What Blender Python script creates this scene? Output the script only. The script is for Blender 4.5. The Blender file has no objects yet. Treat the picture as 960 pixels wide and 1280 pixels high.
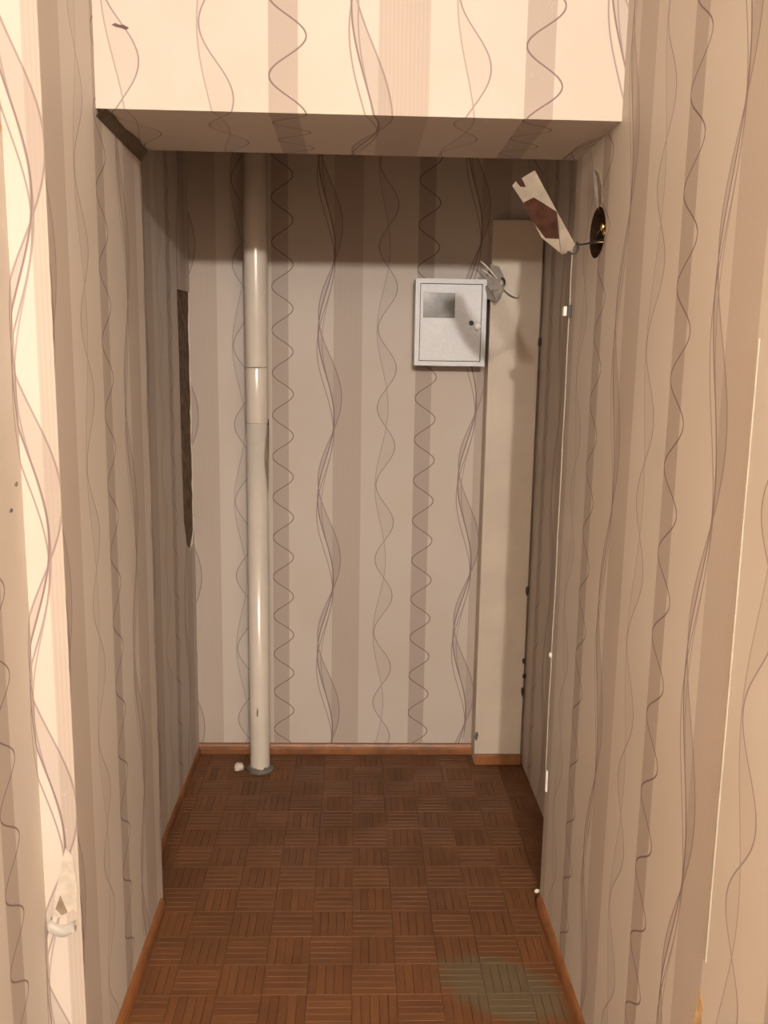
import bpy, bmesh, math, random
from mathutils import Vector, Matrix
from mathutils.geometry import tessellate_polygon
random.seed(7)
PI = math.pi
SC = bpy.context.scene
COL = SC.collection

# ------------------------------------------------------------------ camera
H = 1.5711
PITCH, YAW, ROLL, FPX = 0.1764, 0.0329, 0.0162, 1108.96
fw = Vector((math.sin(YAW)*math.cos(PITCH), math.cos(YAW)*math.cos(PITCH), -math.sin(PITCH)))
rt = Vector((math.cos(YAW), -math.sin(YAW), 0))
up = rt.cross(fw)
rt2 = rt*math.cos(ROLL) + up*math.sin(ROLL)
up2 = -rt*math.sin(ROLL) + up*math.cos(ROLL)
cd = bpy.data.cameras.new('camera')
cam = bpy.data.objects.new('camera', cd)
COL.objects.link(cam)
m = Matrix((rt2, up2, -fw)).transposed().to_4x4()
m.translation = Vector((0, 0, H))
cam.matrix_world = m
cd.sensor_fit = 'VERTICAL'
cd.sensor_height = 24
cd.lens = FPX/1280*24
cd.clip_start = 0.02
SC.camera = cam

# ------------------------------------------------------------------ light and exposure
w = bpy.data.worlds.new('world')
SC.world = w
w.use_nodes = True
w.node_tree.nodes['Background'].inputs[0].default_value = (1, .8, .6, 1)
w.node_tree.nodes['Background'].inputs[1].default_value = 0.0
LAMPY, LAMPZ = -2.1, 2.573
LAMPS = ((Vector((0.425, LAMPY, LAMPZ)), 440), (Vector((-0.07, LAMPY, LAMPZ)), 175))   # two bulbs of the hall lamp
FILL_LAMPS = ((Vector((1.20, 0.15, 1.55)), 28), (Vector((-1.20, 0.15, 1.55)), 18))       # unseen fill lamps added to brighten the passage side walls
LAMP_COL, LAMP_R = (1.0, 0.91, 0.81), 0.05
FILL_COL = (1.0, 0.82, 0.62)
SC.view_settings.view_transform = 'Standard'
SC.view_settings.look = 'None'
SC.view_settings.gamma = 1
SC.view_settings.use_curve_mapping = False
SC.view_settings.exposure = 0.0

# ------------------------------------------------------------------ measures (metres; x right, y into the niche)
XL, XR = -0.541, 0.549          # faces of the passage walls
XLN, XRN = -0.609, 0.662        # faces of the wider niche behind
YH, YJ, YB, YP = 1.956, 2.335, 3.324, 3.229   # header face, end of passage, back wall, casing face
ZS, ZC = 2.058, 2.82            # soffit, ceiling
YC, YF = 1.626, -3.4            # crease in the left wall, far end of the hall behind
YO = 0.90                      # the passage opens into the wider dim hall here
XF = -0.610                    # hall wall face in front of the left pier
XW = 1.35                      # half width of that hall

# ------------------------------------------------------------------ node helpers
class NT:
    def __init__(s, name):
        s.mat = bpy.data.materials.new(name); s.mat.use_nodes = True
        s.t = s.mat.node_tree; s.b = s.t.nodes['Principled BSDF']
    def n(s, typ, **kw):
        o = s.t.nodes.new(typ)
        for k, v in kw.items(): setattr(o, k, v)
        return o
    def put(s, sock, v):
        if isinstance(v, bpy.types.NodeSocket): s.t.links.new(v, sock)
        else:
            if isinstance(v, (tuple, list)) and len(v) == 3 and sock.type == 'RGBA': v = (*v, 1)
            sock.default_value = v
    def m(s, op, a, b=0.0, c=0.0):
        o = s.n('ShaderNodeMath', operation=op)
        s.put(o.inputs[0], a); s.put(o.inputs[1], b); s.put(o.inputs[2], c)
        return o.outputs[0]
    def add(s, a, b): return s.m('ADD', a, b)
    def sub(s, a, b): return s.m('SUBTRACT', a, b)
    def mul(s, a, b): return s.m('MULTIPLY', a, b)
    def mx(s, a, b): return s.m('MAXIMUM', a, b)
    def ramp(s, v, a, b, x=0.0, y=1.0):
        o = s.n('ShaderNodeMapRange', interpolation_type='SMOOTHSTEP')
        s.put(o.inputs[0], v)
        for i, q in enumerate((a, b, x, y)): s.put(o.inputs[i+1], q)
        return o.outputs[0]
    def mix(s, f, a, b, blend='MIX'):
        o = s.n('ShaderNodeMix', data_type='RGBA', blend_type=blend)
        s.put(o.inputs[0], f); s.put(o.inputs[6], a); s.put(o.inputs[7], b)
        return o.outputs[2]
    def noise(s, vec, scale, detail=3, rough=.5):
        o = s.n('ShaderNodeTexNoise'); s.put(o.inputs['Scale'], scale); s.put(o.inputs['Detail'], detail)
        s.put(o.inputs['Roughness'], rough)
        if vec is not None: s.put(o.inputs['Vector'], vec)
        return o.outputs['Fac']
    def comb(s, x, y, z=0.0):
        o = s.n('ShaderNodeCombineXYZ')
        for i, q in enumerate((x, y, z)): s.put(o.inputs[i], q)
        return o.outputs[0]
    def bump(s, h, strength=.3, dist=.002):
        o = s.n('ShaderNodeBump'); s.put(o.inputs['Height'], h); s.put(o.inputs['Strength'], strength)
        s.put(o.inputs['Distance'], dist); s.t.links.new(o.outputs[0], s.b.inputs['Normal'])
    def out(s, col=None, rough=None, metal=None, spec=None):
        if col is not None: s.put(s.b.inputs['Base Color'], col)
        if rough is not None: s.put(s.b.inputs['Roughness'], rough)
        if metal is not None: s.put(s.b.inputs['Metallic'], metal)
        if spec is not None: s.put(s.b.inputs['Specular IOR Level'], spec)
        return s.mat

BASE = (0.50, 0.452, 0.405)

def wallpaper():
    n = NT('striped_wave_wallpaper')
    uv = n.n('ShaderNodeUVMap', uv_map='paper').outputs[0]
    sp = n.n('ShaderNodeSeparateXYZ'); n.put(sp.inputs[0], uv)
    U, V = sp.outputs[0], sp.outputs[1]
    roll = n.m('FLOOR', n.m('DIVIDE', U, .53))
    u = n.sub(U, n.mul(roll, .53))
    v = n.sub(V, n.mul(roll, .07))
    wob = n.mul(n.sub(n.noise(uv, 3.0, 1), .5), .004)
    def sn(T, ph, amp, mid):
        return n.add(n.m('MULTIPLY_ADD', n.m('COSINE', n.m('MULTIPLY_ADD', v, 2*PI/T, ph)), amp, mid), wob)
    def line(s, hw, strength=1.0):
        d = n.m('ABSOLUTE', n.sub(u, s))
        return n.ramp(d, hw*.45, hw*1.35, strength, 0.0)
    def band(a, b, e=.0012):
        lo = n.ramp(u, n.sub(a, e) if isinstance(a, bpy.types.NodeSocket) else a-e, n.add(a, e) if isinstance(a, bpy.types.NodeSocket) else a+e)
        hi = n.ramp(u, n.sub(b, e) if isinstance(b, bpy.types.NodeSocket) else b-e, n.add(b, e) if isinstance(b, bpy.types.NodeSocket) else b+e, 1.0, 0.0)
        return n.mul(lo, hi)
    # zigzag ribbon
    z = sn(.155, 0.0, .0385, .0395)
    slope = n.m('ABSOLUTE', n.m('SINE', n.mul(v, 2*PI/.155)))
    zl = n.ramp(n.m('DIVIDE', n.m('ABSOLUTE', n.sub(u, z)), n.m('MULTIPLY_ADD', slope, .9, 1.0)), .0008, .0024, 1.0, 0.0)
    zstrip = band(.0, .061)
    # bundle of waves over the broad strip
    T = .615; p0 = -2*PI*.067/T
    sA = sn(T, p0+PI, .030, .200)
    sB = sn(T, p0+PI+.55, .031, .197)
    sC = sn(T, p0+PI-.75, .043, .214)
    sD = sn(T, p0+PI+.28, .024, .208)
    ml = n.mx(line(sA, .0022), n.mx(line(sB, .0020, .75), n.mx(line(sC, .0022, .7), line(sD, .0018, .6))))
    lo = n.m('MINIMUM', sA, sC); hi = n.mx(sA, sC)
    fill = band(lo, hi)
    tan = band(.226, .332)
    pin = n.mul(tan, n.ramp(n.m('SINE', n.mul(u, 2*PI/.0085)), -.2, .6, .82, 1.0))
    # pair of fine waves
    d1 = sn(.29, 1.2, .034, .424)
    d2 = sn(.58, 2.2, .022, .408)
    dl = n.mx(line(d1, .0019, .9), line(d2, .0017, .6))
    dfill = band(n.m('MINIMUM', d1, d2), n.mx(d1, d2))
    # colours
    big = n.noise(uv, 2.2, 4)
    base = n.mix(n.ramp(big, .35, .7), BASE, (BASE[0]*.95, BASE[1]*.93, BASE[2]*.9))
    c = n.mix(n.mul(zstrip, .85), base, (.335, .278, .24))
    c = n.mix(n.mul(pin, .74), c, (.352, .29, .245))
    c = n.mix(n.mul(fill, .42), c, (.29, .235, .205))
    c = n.mix(n.mul(dfill, .16), c, (.29, .235, .205))
    ink = n.mx(n.mul(zl, .85), n.mx(n.mul(ml, .8), n.mul(dl, .72)))
    c = n.mix(ink, c, (.13, .075, .08))
    # glitter in the ribbons
    vo = n.n('ShaderNodeTexVoronoi'); n.put(vo.inputs['Scale'], 230.0); n.put(vo.inputs['Vector'], uv)
    gl = n.ramp(vo.outputs['Distance'], .07, .13, 1.0, 0.0)
    gl = n.mul(gl, n.mul(n.mx(zstrip, fill), n.ramp(n.noise(uv, 22, 2), .55, .66)))
    c = n.mix(n.mul(gl, .8), c, (.95, .93, .88))
    fine = n.noise(n.comb(n.mul(U, 1.0), n.mul(V, .6)), 420, 3)
    n.bump(n.add(n.mul(fine, .5), n.mul(n.noise(uv, 9, 2), 2.2)), .22, .002)
    return n.out(c, n.m('MULTIPLY_ADD', gl, -.3, .58), spec=.3)

def plain(name, col, rough=.6, var=.12, scale=18, metal=0.0, bump=.15, spec=.4, coord='Object'):
    n = NT(name)
    tc = n.n('ShaderNodeTexCoord').outputs[coord]
    f = n.noise(tc, scale, 5, .6)
    c = n.mix(n.ramp(f, .3, .72), tuple(q*(1-var) for q in col), tuple(min(1, q*(1+var)) for q in col))
    if bump: n.bump(n.noise(tc, scale*9, 3), bump, .002)
    return n.out(c, rough, metal, spec)

def wood_floor():
    n = NT('worn_parquet')
    uv = n.n('ShaderNodeUVMap', uv_map='grain').outputs[0]
    sp = n.n('ShaderNodeSeparateXYZ'); n.put(sp.inputs[0], uv)
    g = n.comb(n.mul(sp.outputs[0], 9), n.mul(sp.outputs[1], 130), 0.0)
    grain = n.noise(g, 1.0, 4, .6)
    at = n.n('ShaderNodeAttribute', attribute_name='tint').outputs['Fac']
    c = n.mix(at, (.108, .041, .014), (.152, .061, .020))
    c = n.mix(n.ramp(grain, .38, .72, 0, .5), c, (.076, .029, .010))
    pos = n.n('ShaderNodeNewGeometry').outputs['Position']
    s3 = n.n('ShaderNodeSeparateXYZ'); n.put(s3.inputs[0], pos)
    big = n.noise(pos, 4.5, 4, .65)
    c = n.mix(n.ramp(big, .42, .72, 0, .5), c, (.078, .034, .014))
    # worn grey spot where the finish has gone
    dx = n.m('DIVIDE', n.sub(s3.outputs[0], n.m('MULTIPLY_ADD', s3.outputs[1], -.55, 1.475)), .145)
    dy = n.m('DIVIDE', n.sub(s3.outputs[1], 1.985), .125)
    r = n.m('SQRT', n.add(n.mul(dx, dx), n.mul(dy, dy)))
    r = n.add(r, n.mul(n.sub(n.noise(pos, 16, 4, .7), .5), 1.0))
    c = n.mix(n.ramp(r, .75, 1.1, .85, 0), c, (.100, .076, .04))
    n.bump(n.add(grain, n.noise(pos, 60, 3)), .25, .001)
    return n.out(c, n.ramp(big, .3, .7, .42, .62), spec=.35)

M = {
 'paper': wallpaper(),
 'plaster': plain('white_ceiling_paint', (.74, .70, .64), .8),
 'floor': wood_floor(),
 'door': plain('dark_brown_hall_end', (.07, .04, .025), .6),
 'hall': plain('cream_hall_paint', (.74, .65, .54), .7),
 'base': plain('brown_trim_paint', (.20, .078, .027), .42, .25, 14),
 'beige': plain('beige_oil_paint', (.50, .435, .36), .45, .06, 6),
 'pipe': plain('glossy_white_pipe_paint', (.58, .53, .465), .22, .05, 8, bump=.08, spec=.6),
 'rust': plain('yellowed_stain', (.52, .36, .18), .6, .3, 30),
 'yellow': plain('yellowed_paint', (.53, .455, .35), .5, .15, 30),
 'bare': plain('bare_tan_plaster', (.22, .16, .115), .85, .2, 60),
 'cord': plain('aged_white_cord', (.36, .315, .26), .5, .08),
 'dark': plain('dark_gap', (.055, .038, .026), .8, .3, 30),
 'mortar': plain('pale_mortar', (.66, .60, .50), .9, .2, 60, bump=.6),
 'soot': plain('grey_cement', (.13, .115, .10), .9, .4, 60, bump=.6),
 'chase': plain('raw_brown_plaster', (.12, .075, .042), .95, .45, 26, bump=1.0),
 'box': plain('silver_grey_enamel', (.44, .445, .46), .38, .06, 160, .25, .25, .5),
 'glass': plain('smoked_window', (.12, .12, .115), .15, .3, 20, bump=0, spec=.6),
 'black': plain('black_plastic', (.02, .02, .02), .4, .1),
 'white': plain('white_plastic', (.70, .67, .62), .35, .04),
 'card': plain('torn_paper_back', (.44, .395, .335), .8, .12, 40),
 'strip': plain('grey_beige_paper', (.215, .185, .15), .9, .12, 40, spec=.1),
 'fold': plain('shade_and_gap_brown', (.22, .165, .12), .85, .15, 40),  # header shadow put into the paper's brown; also fills the casing gap
 'scuff': plain('brown_scuff', (.12, .07, .06), .8, .2, 60),
 'brown': plain('brown_card_face', (.040, .017, .011), .9, .3, 40, spec=.08),
 'hole': plain('brown_socket_box', (.03, .014, .007), .8, .4, 50, spec=.15),
 'brass': plain('brass', (.85, .62, .26), .22, .05, 30, 1.0, 0),
 'seal': plain('bright_white_plastic', (.90, .88, .85), .2, .02),
 'film': plain('crumpled_film', (.58, .54, .49), .18, .1, 40, spec=.7),
}

# ------------------------------------------------------------------ mesh helpers
def link(name, me, mat=None, parent=None):
    o = bpy.data.objects.new(name, me); COL.objects.link(o)
    if mat is not None and me is not None: me.materials.append(mat)
    if parent is not None: o.parent = parent
    return o
def empty(name, loc=(0, 0, 0)):
    o = bpy.data.objects.new(name, None); o.empty_display_size = .05; COL.objects.link(o); o.location = loc
    return o
def from_bm(name, bm, mat=None, parent=None, smooth=False, origin=None):
    me = bpy.data.meshes.new(name)
    bmesh.ops.recalc_face_normals(bm, faces=bm.faces)
    bm.to_mesh(me); bm.free()
    if smooth:
        for p in me.polygons: p.use_smooth = True
    return link(name, me, mat, parent)
def tag(o, label, cat, group=None):
    o['label'] = label; o['category'] = cat
    if group: o['group'] = group
    return o
def struct(o, label=None):
    o['kind'] = 'structure'
    if label: o['label'] = label
    return o
def box(bm, x0, x1, y0, y1, z0, z1, bev=0.0):
    vs = [bm.verts.new((x, y, z)) for x in (x0, x1) for y in (y0, y1) for z in (z0, z1)]
    idx = [(0, 1, 3, 2), (4, 6, 7, 5), (0, 4, 5, 1), (2, 3, 7, 6), (0, 2, 6, 4), (1, 5, 7, 3)]
    fs = [bm.faces.new([vs[i] for i in f]) for f in idx]
    if bev:
        es = list({e for f in fs for e in f.edges})
        bmesh.ops.bevel(bm, geom=es, offset=bev, segments=2, affect='EDGES', profile=.5)
def tube_bm(bm, pts, r, seg=10, cap=True, radii=None):
    pts = [Vector(p) for p in pts]; rings = []
    prev = None
    for i, p in enumerate(pts):
        t = (pts[min(i+1, len(pts)-1)] - pts[max(i-1, 0)]).normalized()
        a = t.orthogonal().normalized() if prev is None else (prev - t*prev.dot(t)).normalized()
        prev = a; b = t.cross(a)
        rr = radii[i] if radii else r
        rings.append([bm.verts.new(p + (a*math.cos(2*PI*k/seg) + b*math.sin(2*PI*k/seg))*rr) for k in range(seg)])
    for i in range(len(rings)-1):
        for k in range(seg):
            bm.faces.new((rings[i][k], rings[i][(k+1) % seg], rings[i+1][(k+1) % seg], rings[i+1][k]))
    if cap:
        bm.faces.new(rings[0][::-1]); bm.faces.new(rings[-1])
def tube(name, pts, r, mat, parent=None, seg=10, radii=None):
    bm = bmesh.new(); tube_bm(bm, pts, r, seg, True, radii)
    return from_bm(name, bm, mat, parent, True)
def blob(name, c, rad, mat, parent=None, jit=.25, sub=2, seed=1):
    rn = random.Random(seed); bm = bmesh.new()
    bmesh.ops.create_icosphere(bm, subdivisions=sub, radius=1)
    for v in bm.verts:
        k = 1 + rn.uniform(-jit, jit)
        v.co = Vector((c[0]+v.co.x*rad[0]*k, c[1]+v.co.y*rad[1]*k, c[2]+v.co.z*rad[2]*k))
    return from_bm(name, bm, mat, parent, True)
def catmull(pts, k=6):
    P = [Vector(p) for p in pts]; P = [2*P[0]-P[1]] + P + [2*P[-1]-P[-2]]; out = []
    for i in range(1, len(P)-2):
        for j in range(k):
            t = j/k; a, b, c, d = P[i-1:i+3]
            out.append(.5*((2*b)+(c-a)*t+(2*a-5*b+4*c-d)*t*t+(3*b-a-3*c+d)*t**3))
    out.append(P[-2]); return out
def slab_poly(name, loops, to3, depth, mat, parent=None):
    """flat polygon (first loop outer, rest holes) in 2D, given thickness along the normal that to3 encodes (third arg)."""
    bm = bmesh.new(); flat = [p for l in loops for p in l]
    f = [bm.verts.new(to3(p[0], p[1], 0)) for p in flat]
    g = [bm.verts.new(to3(p[0], p[1], depth)) for p in flat]
    for t in tessellate_polygon([[Vector((p[0], p[1], 0)) for p in l] for l in loops]):
        bm.faces.new([f[i] for i in t]); bm.faces.new([g[i] for i in reversed(t)])
    k = 0
    for l in loops:
        for i in range(len(l)):
            a, b = k+i, k+(i+1) % len(l)
            bm.faces.new((f[a], f[b], g[b], g[a]))
        k += len(l)
    return from_bm(name, bm, mat, parent)
def paper_uv(o, fn):
    """fn(co, normal) -> (u, v) in metres of wallpaper"""
    me = o.data; uvl = me.uv_layers.new(name='paper')
    for p in me.polygons:
        nn = p.normal
        for li in p.loop_indices:
            uvl.data[li].uv = fn(me.vertices[me.loops[li].vertex_index].co, nn, p.center.x, p.center.y)

# ------------------------------------------------------------------ the setting
# floor slab with parquet
bm = bmesh.new(); box(bm, -XW-.1, XW+.1, YF-.1, YB+.12, -.12, -.008)
floor = struct(from_bm('floor', bm, M['base']), 'brown parquet floor running into the niche with a worn grey spot')
def slat_mesh(name, rects):
    """rects: (x0,x1,y0,y1,along_x,tint,du)"""
    vs, fs, uvs, tn = [], [], [], []
    for (x0, x1, y0, y1, ax, t, du) in rects:
        b = len(vs); g = .0002; e = .0006
        for (ins, z) in ((g, -.0085), (g, -.0012), (g+e, 0.0)):
            for (x, y) in ((x0+ins, y0+ins), (x1-ins, y0+ins), (x1-ins, y1-ins), (x0+ins, y1-ins)):
                vs.append((x, y, z)); tn.append(t)
        F = [(8, 9, 10, 11)] + [(i, (i+1) % 4, (i+1) % 4+4, i+4) for i in range(4)] + [(4+i, 4+(i+1) % 4, (i+1) % 4+8, i+8) for i in range(4)]
        for f in F:
            fs.append([b+i for i in f])
            for i in f:
                x, y, z = vs[b+i]
                uvs.append(((x-x0+du*3.7, y-y0+du) if ax else (y-y0+du*3.7, x-x0+du)))
    me = bpy.data.meshes.new(name); me.from_pydata(vs, [], fs)
    l = me.uv_layers.new(name='grain')
    for i, q in enumerate(uvs): l.data[i].uv = q
    a = me.attributes.new('tint', 'FLOAT', 'POINT')
    for i, q in enumerate(tn): a.data[i].value = q
    me.materials.append(M['floor'])
    return me
B, NS = .112, 5
SW = B/NS
rn = random.Random(3)
rest, near = [], []
iy = -48
y0 = 1.74 - 48*B
while y0 < YB:
    for ix in range(-20, 20):
        x0 = .004 + ix*B
        wide = y0 > YJ-.05
        lo, hi = (XLN-.02, XRN+.02) if wide else ((XL-.1, XR+.02) if y0 > YO else (-XW, XW))
        if x0+B < lo or x0 > hi: continue
        ax = (ix+iy) % 2 == 0
        bt = rn.uniform(-.16, .16)
        for k in range(NS):
            if ax: r = [x0, x0+B, y0+k*SW, y0+(k+1)*SW]
            else: r = [x0+k*SW, x0+(k+1)*SW, y0, y0+B]
            r[0] = max(r[0], lo); r[1] = min(r[1], hi); r[3] = min(r[3], YB)
            if r[1]-r[0] < .004 or r[3]-r[2] < .004: continue
            t = min(1, max(0, .5+bt+rn.uniform(-.42, .42)))
            rec = (*r, ax, t, rn.uniform(0, 9))
            inview = 1.73 < y0 < 2.36 and -.60 < (r[0]+r[1])/2 < .57
            full = abs((r[1]-r[0])*(r[3]-r[2]) - B*SW) < 1e-6
            (near if inview and full and len(near) < 300 else rest).append(rec)
    y0 += B; iy += 1
variants = {}
for rec in near:
    ax = rec[4]; key = (ax, int(rec[5]*7.99), rn.randrange(2))
    if key not in variants:
        lx, ly = (B, SW) if ax else (SW, B)
        variants[key] = slat_mesh('parquet_slat', [(-lx/2, lx/2, -ly/2, ly/2, ax, (key[1]+.5)/8, rn.uniform(0, 9))])
    o = bpy.data.objects.new('parquet_slat', variants[key]); COL.objects.link(o)
    o.location = ((rec[0]+rec[1])/2, (rec[2]+rec[3])/2, 0); o.parent = floor
o = link('parquet_slats', slat_mesh('parquet_slats', rest), None, floor); o['kind'] = 'stuff'

# left passage wall: a pier standing proud of the hall wall
bm = bmesh.new()
plan = [(XL, YJ), (XL, YC), (XF, YC), (XF, YO), (-1.0, YO), (-1.0, YJ)]; NP = len(plan)
lo = [bm.verts.new((x, y, 0)) for x, y in plan]; hi = [bm.verts.new((x, y, ZC)) for x, y in plan]
for i in range(NP): bm.faces.new((lo[i], lo[(i+1) % NP], hi[(i+1) % NP], hi[i]))
bm.faces.new(lo[::-1]); bm.faces.new(hi)
wl = struct(from_bm('wall_left', bm, M['paper']), 'left passage wall in striped wavy wallpaper')
def uvL(co, nn, cx, cy):
    if nn.y < -.7 and cy > 1.5: return (.255+(co.x-XL), co.z-1.466)
    if abs(nn.y) > .7: return (co.x+.02, co.z-.734)
    if cy > YC: return (co.y-1.934, co.z-.734)
    return (.255-(XL-XF)-(YC-co.y), co.z-1.466)
paper_uv(wl, uvL)

# right passage wall, with a round hole for a socket box
HY, HZ, HRY, HRZ = 2.105, 1.853, .070, .057
N = 28
hole = [(HY+HRY*math.cos(2*PI*k/N), HZ+HRZ*math.sin(2*PI*k/N)) for k in range(N)]
wr = slab_poly('wall_right', [[(YO, 0), (YJ, 0), (YJ, ZC), (YO, ZC)], hole[::-1]], lambda a, b, d: (XR+d, a, b), .3, M['paper'])
struct(wr, 'right passage wall in striped wavy wallpaper with a socket hole')
paper_uv(wr, lambda co, nn, cx, cy: (1.555-co.y, co.z-.995) if abs(nn.x) > .6 else (co.x, co.z-.995))

# header over the passage
bm = bmesh.new(); box(bm, XL, -.383, YH, YJ, ZS, ZC); box(bm, -.383, XR, YH, YJ, ZS, ZC)
wh = struct(from_bm('wall_header', bm, M['paper']), 'brightly lit papered lintel wall above the niche opening')
paper_uv(wh, lambda co, nn, cx, cy: (co.x+(.188 if cx > -.4 else .910), (ZS-(co.y-YH) if nn.z < -.5 else co.z)-2.207))
# niche walls
sy0, sy1 = 3.095, YB-.006
slot = [(sy0, 1.775), (sy1, 1.780)]
rs = random.Random(5)
for k in range(1, 12): slot.append((sy1+rs.uniform(-.004, 0), 1.78-(1.78-.93)*k/12))
slot += [(sy1-.004, .905), (3.262, .852), (3.225, .846), (3.17, .876)]
for k in range(1, 12): slot.append((sy0+.03*(1-k/12)+rs.uniform(-.003, .003), .90+(1.775-.90)*k/12))
wnl = slab_poly('wall_niche_left', [[(YJ, 0), (YB, 0), (YB, ZC), (YJ, ZC)], slot[::-1]], lambda a, b, d: (XLN-d, a, b), .06, M['paper'])
struct(wnl, 'left niche wall with a long chiselled slot in the corner')
paper_uv(wnl, lambda co, nn, cx, cy: (co.y-2.40, co.z-1.1))
bm = bmesh.new()   # rough bottom of the slot
ny, nz = 6, 26
grid = [[bm.verts.new((XLN-.003-rs.uniform(0, .004), sy0-.02+(YB-sy0+.02)*i/ny, .82+(1.80-.82)*j/nz)) for i in range(ny+1)] for j in range(nz+1)]
for j in range(nz):
    for i in range(ny): bm.faces.new((grid[j][i], grid[j][i+1], grid[j+1][i+1], grid[j+1][i]))
o = from_bm('chiselled_slot', bm, M['chase'], wnl); o['label'] = 'bare brown plaster in the slot'
bm = bmesh.new(); box(bm, XRN, XRN+.2, YJ, YB, 0, ZC)
wnr = struct(from_bm('wall_niche_right', bm, M['paper']), 'shaded right niche wall behind the passage edge')
paper_uv(wnr, lambda co, nn, cx, cy: (2.36-co.y+.23, co.z-1.1))
bm = bmesh.new(); box(bm, XLN-.1, XRN+.2, YB, YB+.12, 0, ZC)
wb = struct(from_bm('wall_back', bm, M['paper']), 'back wall of the niche in wavy striped wallpaper')
paper_uv(wb, lambda co, nn, cx, cy: (co.x+.3126, co.z-1.573))
for nm, b in (('wall_front', (-XW, XW, YF-.1, YF)), ('wall_hall_left', (-XW-.1, -XW, YF-.1, YO+.1)), ('wall_hall_right', (XW, XW+.1, YF-.1, YO+.1)),
              ('wall_return_left', (-XW, -1.0, YO, YO+.1)), ('wall_return_right', (XR+.3, XW, YO, YO+.1))):
    bm = bmesh.new(); box(bm, *b, 0, ZC); struct(from_bm(nm, bm, M['door'] if nm == 'wall_front' else M['hall']))
bm = bmesh.new(); box(bm, -XW-.1, XW+.1, YF-.1, YB+.12, ZC, ZC+.1)
struct(from_bm('ceiling', bm, M['plaster']))

# baseboards: small quarter-rounded strips
def baseboard(name, p0, p1, nrm, h=.040, t=.014, ext=0):
    a, b, nv = Vector((*p0, 0)), Vector((*p1, 0)), Vector((*nrm, 0))
    prof = [(0, 0), (t, 0), (t, h*.45), (t*.82, h*.72), (t*.5, h*.92), (t*.25, h), (0, h)]
    bm = bmesh.new()
    A = [bm.verts.new(a+nv*x+Vector((0, 0, z))) for x, z in prof]; Bv = [bm.verts.new(b+nv*x+Vector((0, 0, z))) for x, z in prof]
    for i in range(len(prof)):
        j = (i+1) % len(prof); bm.faces.new((A[i], A[j], Bv[j], Bv[i]))
    bm.faces.new(A); bm.faces.new(Bv[::-1])
    return struct(from_bm(name, bm, M['base']))
baseboard('baseboard_left', (XL, YC), (XL, YJ-.03), (1, 0))
baseboard('baseboard_left_front', (XF, YO), (XF, YC), (1, 0))
baseboard('baseboard_left_end', (XF, YC), (XL+.014, YC), (0, -1))
baseboard('baseboard_right', (XR, YO), (XR, YJ-.02), (-1, 0))
baseboard('baseboard_back', (XLN, YB), (.473, YB), (0, -1), .042)
baseboard('baseboard_niche_left', (XLN, YJ), (XLN, YB-.015), (1, 0), .03, .008)

# ------------------------------------------------------------------ boxed-in casing in the far right corner
cs = empty('duct_casing', (.56, YP, 0))
tag(cs, 'plain beige painted boxed-in casing in the far right corner', 'casing')
def rel(o, par):
    o.parent = par; o.matrix_parent_inverse = Matrix.Translation(par.location).inverted(); return o
bm = bmesh.new(); box(bm, .473, .654, YP, YP+.02, .0, 2.042, .003)
rel(from_bm('front_board', bm, M['beige']), cs)
bm = bmesh.new(); box(bm, .473, .490, YP+.02, YB, .0, 2.042, .002)
rel(from_bm('side_board', bm, M['beige']), cs)
bm = bmesh.new(); box(bm, .49, XRN, YP+.021, YB, 2.02, 2.042, .002)
rel(from_bm('top_board', bm, M['beige']), cs)
bm = bmesh.new(); box(bm, .654, .660, YP+.012, YP+.02, .0, 2.042)
rel(from_bm('gap_strip', bm, M['fold']), cs)
bm = bmesh.new(); box(bm, .474, .655, YP-.013, YP, 0, .042, .003)
rel(from_bm('skirting', bm, M['base']), cs)
for k, (z, s) in enumerate(((.70, .018), (1.62, .02), (.30, .02), (.36, .012), (.42, .015))):
    o = blob('chipped_plaster', (.651+.004*(k % 2), YP-.001, z), (.007, .004, s), M['dark'], None, .3, 1, k)
    rel(o, cs)
o = blob('paint_chip', (.480, YP-.001, .115), (.006, .002, .020), M['soot'], None, .4, 2, 9); rel(o, cs)

# ------------------------------------------------------------------ riser pipe
PX, PY, PR = -.353, 3.180, .0375
pp = empty('riser_pipe', (PX, PY, 0)); tag(pp, 'glossy white vertical riser pipe before the back wall', 'pipe')
def pcyl(name, prof, mat, seg=40, arc=None, th=.0):
    bm = bmesh.new(); rings = []
    for (r, z) in prof:
        rings.append([bm.verts.new((r*math.cos(2*PI*k/seg), r*math.sin(2*PI*k/seg), z)) for k in range(seg)])
    for i in range(len(rings)-1):
        for k in range(seg): bm.faces.new((rings[i][k], rings[i][(k+1) % seg], rings[i+1][(k+1) % seg], rings[i+1][k]))
    bm.faces.new(rings[0][::-1]); bm.faces.new(rings[-1])
    return from_bm(name, bm, mat, pp, True)
pcyl('lower_pipe', [(PR-.001, 0), (PR, .01), (PR-.0005, 1.32)], M['pipe'])
pcyl('middle_pipe', [(PR, 1.3205), (PR+.0012, 1.325), (PR+.0012, 1.512), (PR, 1.516)], M['pipe'])
pcyl('upper_pipe', [(PR+.0002, 1.5175), (PR+.0012, 1.522), (PR+.0035, 1.9), (PR+.0035, 2.82)], M['pipe'])
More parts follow.
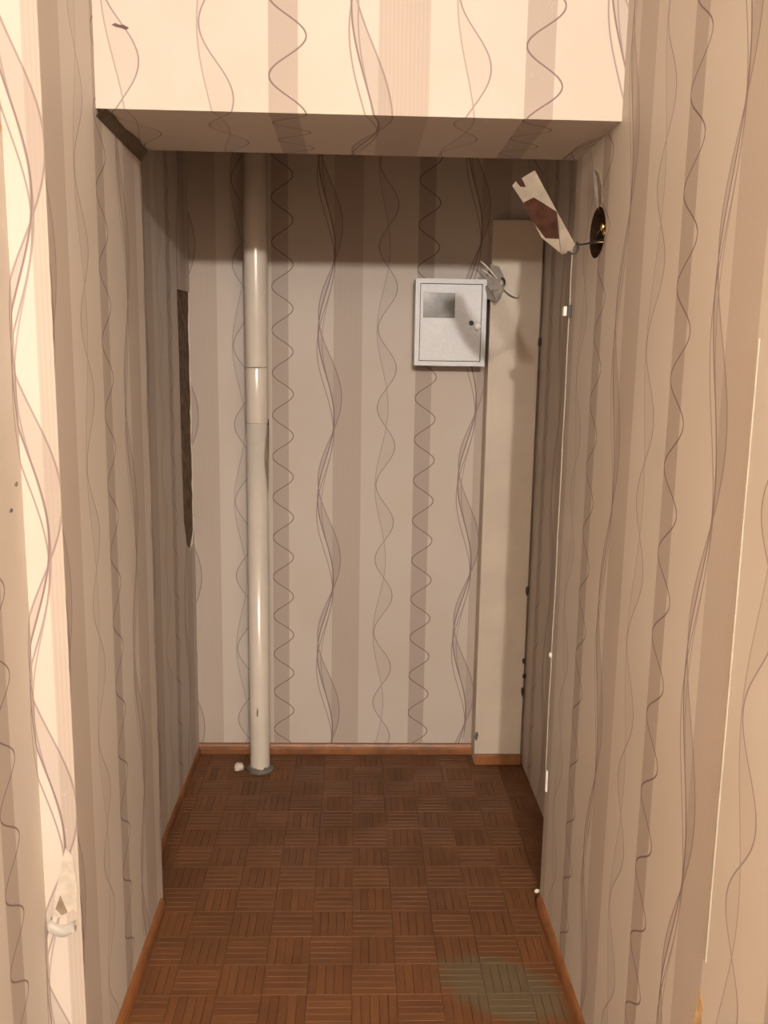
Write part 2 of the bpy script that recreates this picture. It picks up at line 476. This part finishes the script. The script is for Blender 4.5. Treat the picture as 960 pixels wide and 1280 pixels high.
# peeling paint with a yellow stain, right side
bm = bmesh.new(); g = []
for j in range(15):
    z = 1.315-.25*j/14; row = []
    wd = .12+.75*math.sin(PI*min(1, .06+j/14*.94))**.8
    for i in range(7):
        a = .10-wd*(1-i/6)
        lift = .0008+.0022*(i/6)**2*math.sin(PI*min(1, .15+j/14*.85))
        row.append(bm.verts.new(((PR+lift)*math.cos(a), (PR+lift)*math.sin(a), z)))
    g.append(row)
for j in range(14):
    for i in range(6): bm.faces.new((g[j][i], g[j][i+1], g[j+1][i+1], g[j+1][i]))
bmesh.ops.solidify(bm, geom=bm.faces[:], thickness=.0006)
o = from_bm('peeling_paint', bm, M['yellow'], pp, True); o['label'] = 'yellowed peeling paint on the pipe'
pts = [((PR+.0018)*math.cos(.09), (PR+.0018)*math.sin(.09), 1.335-.165*k/8) for k in range(9)]
tube('crack', pts, .002, M['dark'], pp, 8, [.0024, .0028, .0026, .0026, .0022, .002, .0016, .0012, .0006])
o = blob('paint_drip', (-.004, -PR-.0005, .245), (.003, .0012, .018), M['soot'], pp, .2, 2, 3)
# cement around its foot
bm = bmesh.new(); rr = random.Random(8); seg = 26; rings = []
for (r, z) in ((PR-.004, .0), (PR+.016, .002), (PR+.010, .012), (PR-.002, .022)):
    rings.append([bm.verts.new(((r+rr.uniform(-.005, .005))*math.cos(2*PI*k/seg), (r+rr.uniform(-.005, .005))*math.sin(2*PI*k/seg), z*rr.uniform(.6, 1.1))) for k in range(seg)])
for i in range(3):
    for k in range(seg): bm.faces.new((rings[i][k], rings[i][(k+1) % seg], rings[i+1][(k+1) % seg], rings[i+1][k]))
from_bm('cement_collar', bm, M['soot'], pp, True)
ml = blob('mortar_lump', (-.432, 3.165, .016), (.017, .02, .018), M['mortar'], None, .22, 2, 4)
tag(ml, 'small pale lump of mortar on the floor beside the pipe foot', 'mortar lump')

# ------------------------------------------------------------------ electric meter box
bx0, bx1, bz0, bz1, byf = .205, .458, 1.532, 1.835, YB-.105
mb = empty('meter_box', ((bx0+bx1)/2, YB, bz0)); tag(mb, 'grey metal electric meter box with small window on the back wall', 'meter box')
bm = bmesh.new(); box(bm, bx0, bx1, byf+.004, YB, bz0, bz1, .004); rel(from_bm('body', bm, M['box']), mb)
f = .016
loops = [[(bx0, bz0), (bx1, bz0), (bx1, bz1), (bx0, bz1)], [(bx0+f, bz0+f), (bx0+f, bz1-f), (bx1-f, bz1-f), (bx1-f, bz0+f)]]
rel(slab_poly('rim', loops, lambda a, b, d: (a, byf-.006+d, b), .012, M['box']), mb)
g = .0028
wx0, wx1, wz0, wz1 = bx0+.028, bx0+.141, bz1-.135, bz1-.048
bm = bmesh.new(); box(bm, bx0+.004, bx1-.004, byf+.002, byf+.0045, bz0+.004, bz1-.004); rel(from_bm('door_gap', bm, M['black']), mb)
dl = [[(bx0+f+g, bz0+f+g), (bx1-f-g, bz0+f+g), (bx1-f-g, bz1-f-g), (bx0+f+g, bz1-f-g)], [(wx0, wz0), (wx0, wz1), (wx1, wz1), (wx1, wz0)]]
door = rel(slab_poly('door', dl, lambda a, b, d: (a, byf-.0045+d, b), .006, M['box']), mb)
bm = bmesh.new(); box(bm, wx0+.0005, wx1-.0005, byf-.001, byf+.0015, wz0+.0005, wz1-.0005)
o = from_bm('window', bm, M['glass']); o.parent = door; o['label'] = 'dark reading window'
bm = bmesh.new(); bmesh.ops.create_cone(bm, cap_ends=True, segments=20, radius1=.009, radius2=.008, depth=.008, matrix=Matrix.Translation((bx1-.052, byf-.0085, bz0+.152)) @ Matrix.Rotation(PI/2, 4, 'X'))
o = from_bm('lock', bm, M['black']); o.parent = door
o = blob('seal', (bx1-.031, byf-.010, bz0+.140), (.013, .008, .015), M['seal'], None, .08, 2, 6); o.parent = door; o['label'] = 'white round seal'

# ------------------------------------------------------------------ wires and crumpled film at the box's upper right corner
wc = empty('wire_bundle', (.485, YP-.01, 1.79)); tag(wc, 'crumpled clear film and loose pale wires beside the meter box', 'wire bundle')
rr = random.Random(12)
for k, quad in enumerate((((.470, 1.868), (.492, 1.862), (.506, 1.835), (.478, 1.838)), ((.462, 1.838), (.500, 1.842), (.494, 1.805), (.470, 1.800)),
                          ((.478, 1.812), (.512, 1.822), (.500, 1.782), (.486, 1.765)), ((.460, 1.815), (.480, 1.806), (.488, 1.772), (.468, 1.78)))):
    quad = [(.485+(x-.485)*1.45, 1.815+(z-1.815)*1.35) for x, z in quad]
    bm = bmesh.new(); vs = [bm.verts.new((x, YP-.012-rr.uniform(0, .028), z)) for x, z in quad]
    c_ = bm.verts.new((sum(q[0] for q in quad)/4, YP-.018-rr.uniform(0, .03), sum(q[1] for q in quad)/4))
    for i in range(4): bm.faces.new((vs[i], vs[(i+1) % 4], c_))
    bmesh.ops.solidify(bm, geom=bm.faces[:], thickness=.0008)
    rel(from_bm('film_fold', bm, M['film']), wc)
rel(tube('wire', catmull([(.430, YP-.03, 1.895), (.455, YP-.04, 1.872), (.482, YP-.03, 1.845), (.50, YP-.02, 1.83)]), .0028, M['white']), wc)
rel(tube('wire', catmull([(.437, YP-.02, 1.868), (.456, YP-.028, 1.855), (.475, YP-.02, 1.84)]), .0018, M['white']), wc)
rel(tube('wire', catmull([(.512, YP-.015, 1.812), (.53, YP-.03, 1.795), (.55, YP-.025, 1.782), (.572, YP-.008, 1.778)]), .0042, M['white']), wc)
rel(tube('wire', catmull([(.507, YP-.012, 1.845), (.517, YP-.03, 1.83), (.512, YP-.02, 1.80)]), .003, M['dark']), wc)

# ------------------------------------------------------------------ socket box in the right wall
sb = empty('socket_box', (XR, HY, HZ)); tag(sb, 'empty round socket box sunk in the right passage wall', 'socket box')
bm = bmesh.new(); rings = []
for (k_, d) in ((1.0, .0), (.97, .004), (.95, .040)):
    rings.append([bm.verts.new((XR+d+.0005, HY+HRY*k_*math.cos(2*PI*k/N), HZ+HRZ*k_*math.sin(2*PI*k/N))) for k in range(N)])
for i in range(2):
    for k in range(N): bm.faces.new((rings[i][k], rings[i][(k+1) % N], rings[i+1][(k+1) % N], rings[i+1][k]))
bm.faces.new(rings[-1])
rel(from_bm('cup', bm, M['hole'], None, True), sb)
rel(blob('screw', (XR-.003, HY-.057, HZ+.004), (.006, .009, .008), M['brass'], None, .12, 2, 2), sb)
rel(blob('screw', (XR+.006, HY-.045, HZ-.006), (.006, .006, .006), M['brass'], None, .12, 2, 5), sb)
rel(tube('wire', catmull([(XR+.03, HY+.01, HZ-.018), (XR-.005, HY+.02, HZ-.020), (XR-.030, HY+.02, HZ-.024)]), .0016, M['brass']), sb)
rel(tube('wire', catmull([(XR+.03, HY-.01, HZ+.02), (XR+.01, HY+.0, HZ+.01), (XR+.004, HY+.03, HZ-.02)]), .003, M['black']), sb)

# ------------------------------------------------------------------ torn strip dangling off the wall beside the socket hole
tp = empty('torn_wallpaper_strip', (.50, 2.03, 1.76)); tag(tp, 'folded torn wallpaper strip sticking out beside the socket hole', 'paper strip')
def P(u_, v_, d=0.0):   # local sheet frame: x,z metres in a leaning vertical sheet
    k_ = .965
    return Vector((u_*k_, 1.965 + d - .25*(u_-.50), H+(v_-H)*k_))
def sheet(name, pts, mat, th=.0016, d=0.0, warp=.0):
    bm = bmesh.new()
    f_ = [bm.verts.new(P(a, b, d+warp*math.sin((a+b)*40))) for a, b in pts]; g_ = [bm.verts.new(P(a, b, d+th+warp*math.sin((a+b)*40))) for a, b in pts]
    for t in tessellate_polygon([[Vector((a, b, 0)) for a, b in pts]]):
        bm.faces.new([f_[i] for i in t]); bm.faces.new([g_[i] for i in reversed(t)])
    for i in range(len(pts)):
        j = (i+1) % len(pts); bm.faces.new((f_[i], f_[j], g_[j], g_[i]))
    return rel(from_bm(name, bm, mat), tp)
sheet('pale_sheet', [(.364, 1.963), (.392, 1.979), (.438, 1.899), (.483, 1.818), (.480, 1.802), (.458, 1.798), (.413, 1.834), (.370, 1.911), (.345, 1.947), (.352, 1.957)], M['strip'], .0018, .004)
sheet('brown_face', [(.371, 1.911), (.392, 1.921), (.443, 1.889), (.450, 1.831), (.421, 1.833), (.382, 1.882)], M['brown'], .0015, .0022)
sheet('folded_corner', [(.447, 1.880), (.484, 1.818), (.476, 1.806), (.455, 1.800), (.450, 1.831)], M['strip'], .0015, -.002)
sheet('brown_corner', [(.352, 1.957), (.364, 1.963), (.374, 1.944), (.362, 1.945)], M['brown'], .0012, .0026)
rel(tube('wire', catmull([(.452, 1.972, 1.794), (.466, 1.966, 1.790), (.474, 1.968, 1.802), (.472, 1.975, 1.814), (.484, 1.99, 1.812), (.52, 2.03, 1.822), (XR+.004, 2.06, 1.832)]), .0022, M['black']), tp)

# curl of torn paper over the socket hole
cu = empty('paper_curl', (XR, 2.14, 1.91)); tag(cu, 'narrow white curl of torn wallpaper above the socket hole', 'paper curl')
bm = bmesh.new(); prev = None
for (y, z, out) in ((2.176, 2.013, .002), (2.150, 1.998, .010), (2.126, 1.976, .016), (2.108, 1.945, .018), (2.100, 1.918, .012), (2.095, 1.900, .003)):
    a = bm.verts.new((XR, y+.008, z+.003)); b = bm.verts.new((XR-out*.4, y+.003, z+.001)); c = bm.verts.new((XR-out*.7, y-.003, z))
    if prev:
        bm.faces.new((prev[0], prev[1], b, a)); bm.faces.new((prev[1], prev[2], c, b))
    prev = (a, b, c)
bmesh.ops.solidify(bm, geom=bm.faces[:], thickness=.0012)
rel(from_bm('curled_edge', bm, M['card']), cu)
# bare spot left behind it
pts = [(2.165, 2.005), (2.118, 1.985), (2.085, 1.950), (2.075, 1.912), (2.100, 1.909), (2.125, 1.945)]
rel(slab_poly('bare_patch', [pts], lambda a, b, d: (XR-.001+d, a, b), .0009, M['bare']), cu)

# white cord down the edge of the right passage wall
wcod = empty('white_cord', (XR, YJ-.006, .36)); tag(wcod, 'thin white cord running down the right wall edge', 'cord')
pts = [(XR-.002, YJ-.004, 1.835), (XR-.003, YJ-.006, 1.78)]
zz = 1.70; k = 0
rr = random.Random(2)
while zz > .40:
    pts.append((XR-.003+rr.uniform(-.001, .001), YJ-.008+rr.uniform(-.003, .003), zz)); zz -= .09
pts.append((XR-.004, YJ-.02, .362))
rel(tube('cord', catmull(pts, 3), .0019, M['cord'], None, 8), wcod)
bm = bmesh.new(); box(bm, XR-.020, XR-.0, YJ-.018, YJ+.002, 1.674, 1.699, .003)
rel(from_bm('clip', bm, M['white']), wcod)
bm = bmesh.new(); box(bm, XR-.012, XR, YJ-.026, YJ-.0185, 1.672, 1.701, .001)  # black block set beside the clip as its shadow
rel(from_bm('clip_shadow', bm, M['black']), wcod)
rel(blob('clip', (XR-.006, YJ-.008, .76), (.005, .007, .008), M['white'], None, .15, 2, 3), wcod)
bm = bmesh.new(); box(bm, XR-.006, XR, YJ-.028, YJ-.016, .362, .425, .002)
rel(from_bm('cord_cover', bm, M['white']), wcod)

# ------------------------------------------------------------------ damage on the wallpaper (parts of the walls)
def L2(x, z, out=.0):   # point on the narrow end face of the left pier
    return Vector((x, YC-out, z))
def patch(name, pts, mat, out, th, parent, fn):
    bm = bmesh.new(); vs = [bm.verts.new(fn(y, z, out)) for y, z in pts]
    f_ = bm.faces.new(vs); bmesh.ops.triangulate(bm, faces=[f_]); bmesh.ops.solidify(bm, geom=bm.faces[:], thickness=th)
    return from_bm(name, bm, mat, parent)
patch('torn_patch', [(-.598, .452), (-.590, .498), (-.578, .55), (-.564, .602), (-.551, .585), (-.545, .52), (-.547, .462), (-.556, .470), (-.575, .450)], M['card'], .0018, .0012, wl, L2)
patch('bare_hole', [(-.590, .470), (-.579, .500), (-.566, .462), (-.578, .456)], M['bare'], .0030, .0006, wl, L2)
bm = bmesh.new(); prev = None
for k in range(9):
    x = -.603+.052*k/8; dz = -.012*math.sin(PI*k/8)
    row = [bm.verts.new(L2(x, .446+dz, .002)), bm.verts.new(L2(x, .440+dz, .012)), bm.verts.new(L2(x, .428+dz*1.2, .013)), bm.verts.new(L2(x, .424+dz*1.2, .006))]
    if prev:
        for i in range(3): bm.faces.new((prev[i], prev[i+1], row[i+1], row[i]))
    prev = row
bmesh.ops.solidify(bm, geom=bm.faces[:], thickness=.0012)
o = from_bm('torn_curl', bm, M['white'], wl, True); o['label'] = 'white torn paper curl'
patch('bare_hole', [(-.606, .428), (-.550, .432), (-.552, .418), (-.602, .414)], M['bare'], .0012, .0006, wl, L2)
for k, (y, z) in enumerate(((1.598, 1.33), (1.569, 1.287))):
    blob('nail_hole', (XF+.0004, y, z), (.0012, .009, .0045), M['soot'], wl, .2, 1, k)
blob('nail_hole', (XF+.0004, 1.615, 1.94), (.0012, .014, .010), M['rust'], wl, .25, 1, 4)
o = slab_poly('scuff_mark', [[(-.503, 2.2175), (-.495, 2.2210), (-.488, 2.2180), (-.478, 2.2180), (-.468, 2.2125), (-.474, 2.2085), (-.484, 2.2120), (-.495, 2.2140)]], lambda a, b, d: (a, YH-.001+d, b), .0009, M['scuff'], wh); o['label'] = 'dark brown scuff'
# folded paper edge at the soffit's left end, header shadow painted in its brown
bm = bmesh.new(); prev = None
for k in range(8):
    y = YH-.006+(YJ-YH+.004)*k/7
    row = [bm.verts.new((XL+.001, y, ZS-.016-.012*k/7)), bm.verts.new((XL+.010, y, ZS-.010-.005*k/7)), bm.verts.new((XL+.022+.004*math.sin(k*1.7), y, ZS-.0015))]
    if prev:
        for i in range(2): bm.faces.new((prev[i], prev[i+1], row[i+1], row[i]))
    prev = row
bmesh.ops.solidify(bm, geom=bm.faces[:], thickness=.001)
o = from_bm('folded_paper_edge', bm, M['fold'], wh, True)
# loose seam on the right wall
seam = [(1.2215, .655), (1.2190, .80), (1.2180, 1.10), (1.2172, 1.35), (1.2165, 1.60), (1.2150, 1.60), (1.2140, 1.35), (1.2125, 1.10), (1.2110, .80), (1.2100, .655)]
slab_poly('lifting_seam', [seam], lambda a, b, d: (XR-.0022+d, a, b), .0021, M['cord'], wr)
patch('bare_seam', [(1.228, .40), (1.236, .52), (1.222, .60), (1.208, .585), (1.204, .50), (1.207, .40)], M['rust'], 0, .0005, wr, lambda y, z, q: Vector((XR-.0008, y, z)))
blob('plaster_crumb', (XR-.012, YJ-.012, .046), (.008, .008, .007), M['mortar'], wr, .3, 1, 3)

# ------------------------------------------------------------------ ceiling lamp of the hall (behind the camera)
lp = empty('ceiling_lamp', (.165, LAMPY, ZC)); tag(lp, 'two-bulb lamp on a bar under the hall ceiling', 'lamp')
bm = bmesh.new(); bmesh.ops.create_cone(bm, cap_ends=True, segments=24, radius1=.03, radius2=.055, depth=.06, matrix=Matrix.Translation((.165, LAMPY, ZC-.03)))
rel(from_bm('lamp_base', bm, M['white']), lp)
bm = bmesh.new(); box(bm, -.12, .45, LAMPY-.012, LAMPY+.012, ZC-.085, ZC-.06, .004)
rel(from_bm('lamp_bar', bm, M['white']), lp)
for p, e in LAMPS:
    bm = bmesh.new(); bmesh.ops.create_cone(bm, cap_ends=True, segments=20, radius1=.022, radius2=.018, depth=.045, matrix=Matrix.Translation((p.x, p.y, ZC-.1075)))
    rel(from_bm('bulb_holder', bm, M['white']), lp)
    ld = bpy.data.lights.new('bulb_light', 'POINT'); ld.energy = e; ld.color = LAMP_COL; ld.shadow_soft_size = LAMP_R
    lo_ = bpy.data.objects.new('bulb_light', ld); COL.objects.link(lo_); lo_.location = p; rel(lo_, lp)

# added fill lamps for the passage side walls, out of view beside its mouth
for (p, e), nm in zip(FILL_LAMPS, ('right', 'left')):
    sg = 1 if p.x > 0 else -1
    wl_ = empty('fill_lamp', (sg*XW, p.y, p.z)); tag(wl_, 'added fill lamp on the %s hall wall behind the viewer' % nm, 'lamp', 'added hall fill lamps')
    bm = bmesh.new(); box(bm, min(sg*XW, sg*(XW-.02)), max(sg*XW, sg*(XW-.02)), p.y-.04, p.y+.04, p.z-.16, p.z-.04, .004)
    rel(from_bm('fill_lamp_plate', bm, M['white']), wl_)
    rel(tube('fill_lamp_arm', [(sg*(XW-.02), p.y, p.z-.1), (p.x, p.y, p.z-.1), (p.x, p.y, p.z-.06)], .008, M['white']), wl_)
    ld = bpy.data.lights.new('bulb_light', 'POINT'); ld.energy = e; ld.color = FILL_COL; ld.shadow_soft_size = .05
    lo_ = bpy.data.objects.new('bulb_light', ld); COL.objects.link(lo_); lo_.location = p; rel(lo_, wl_)
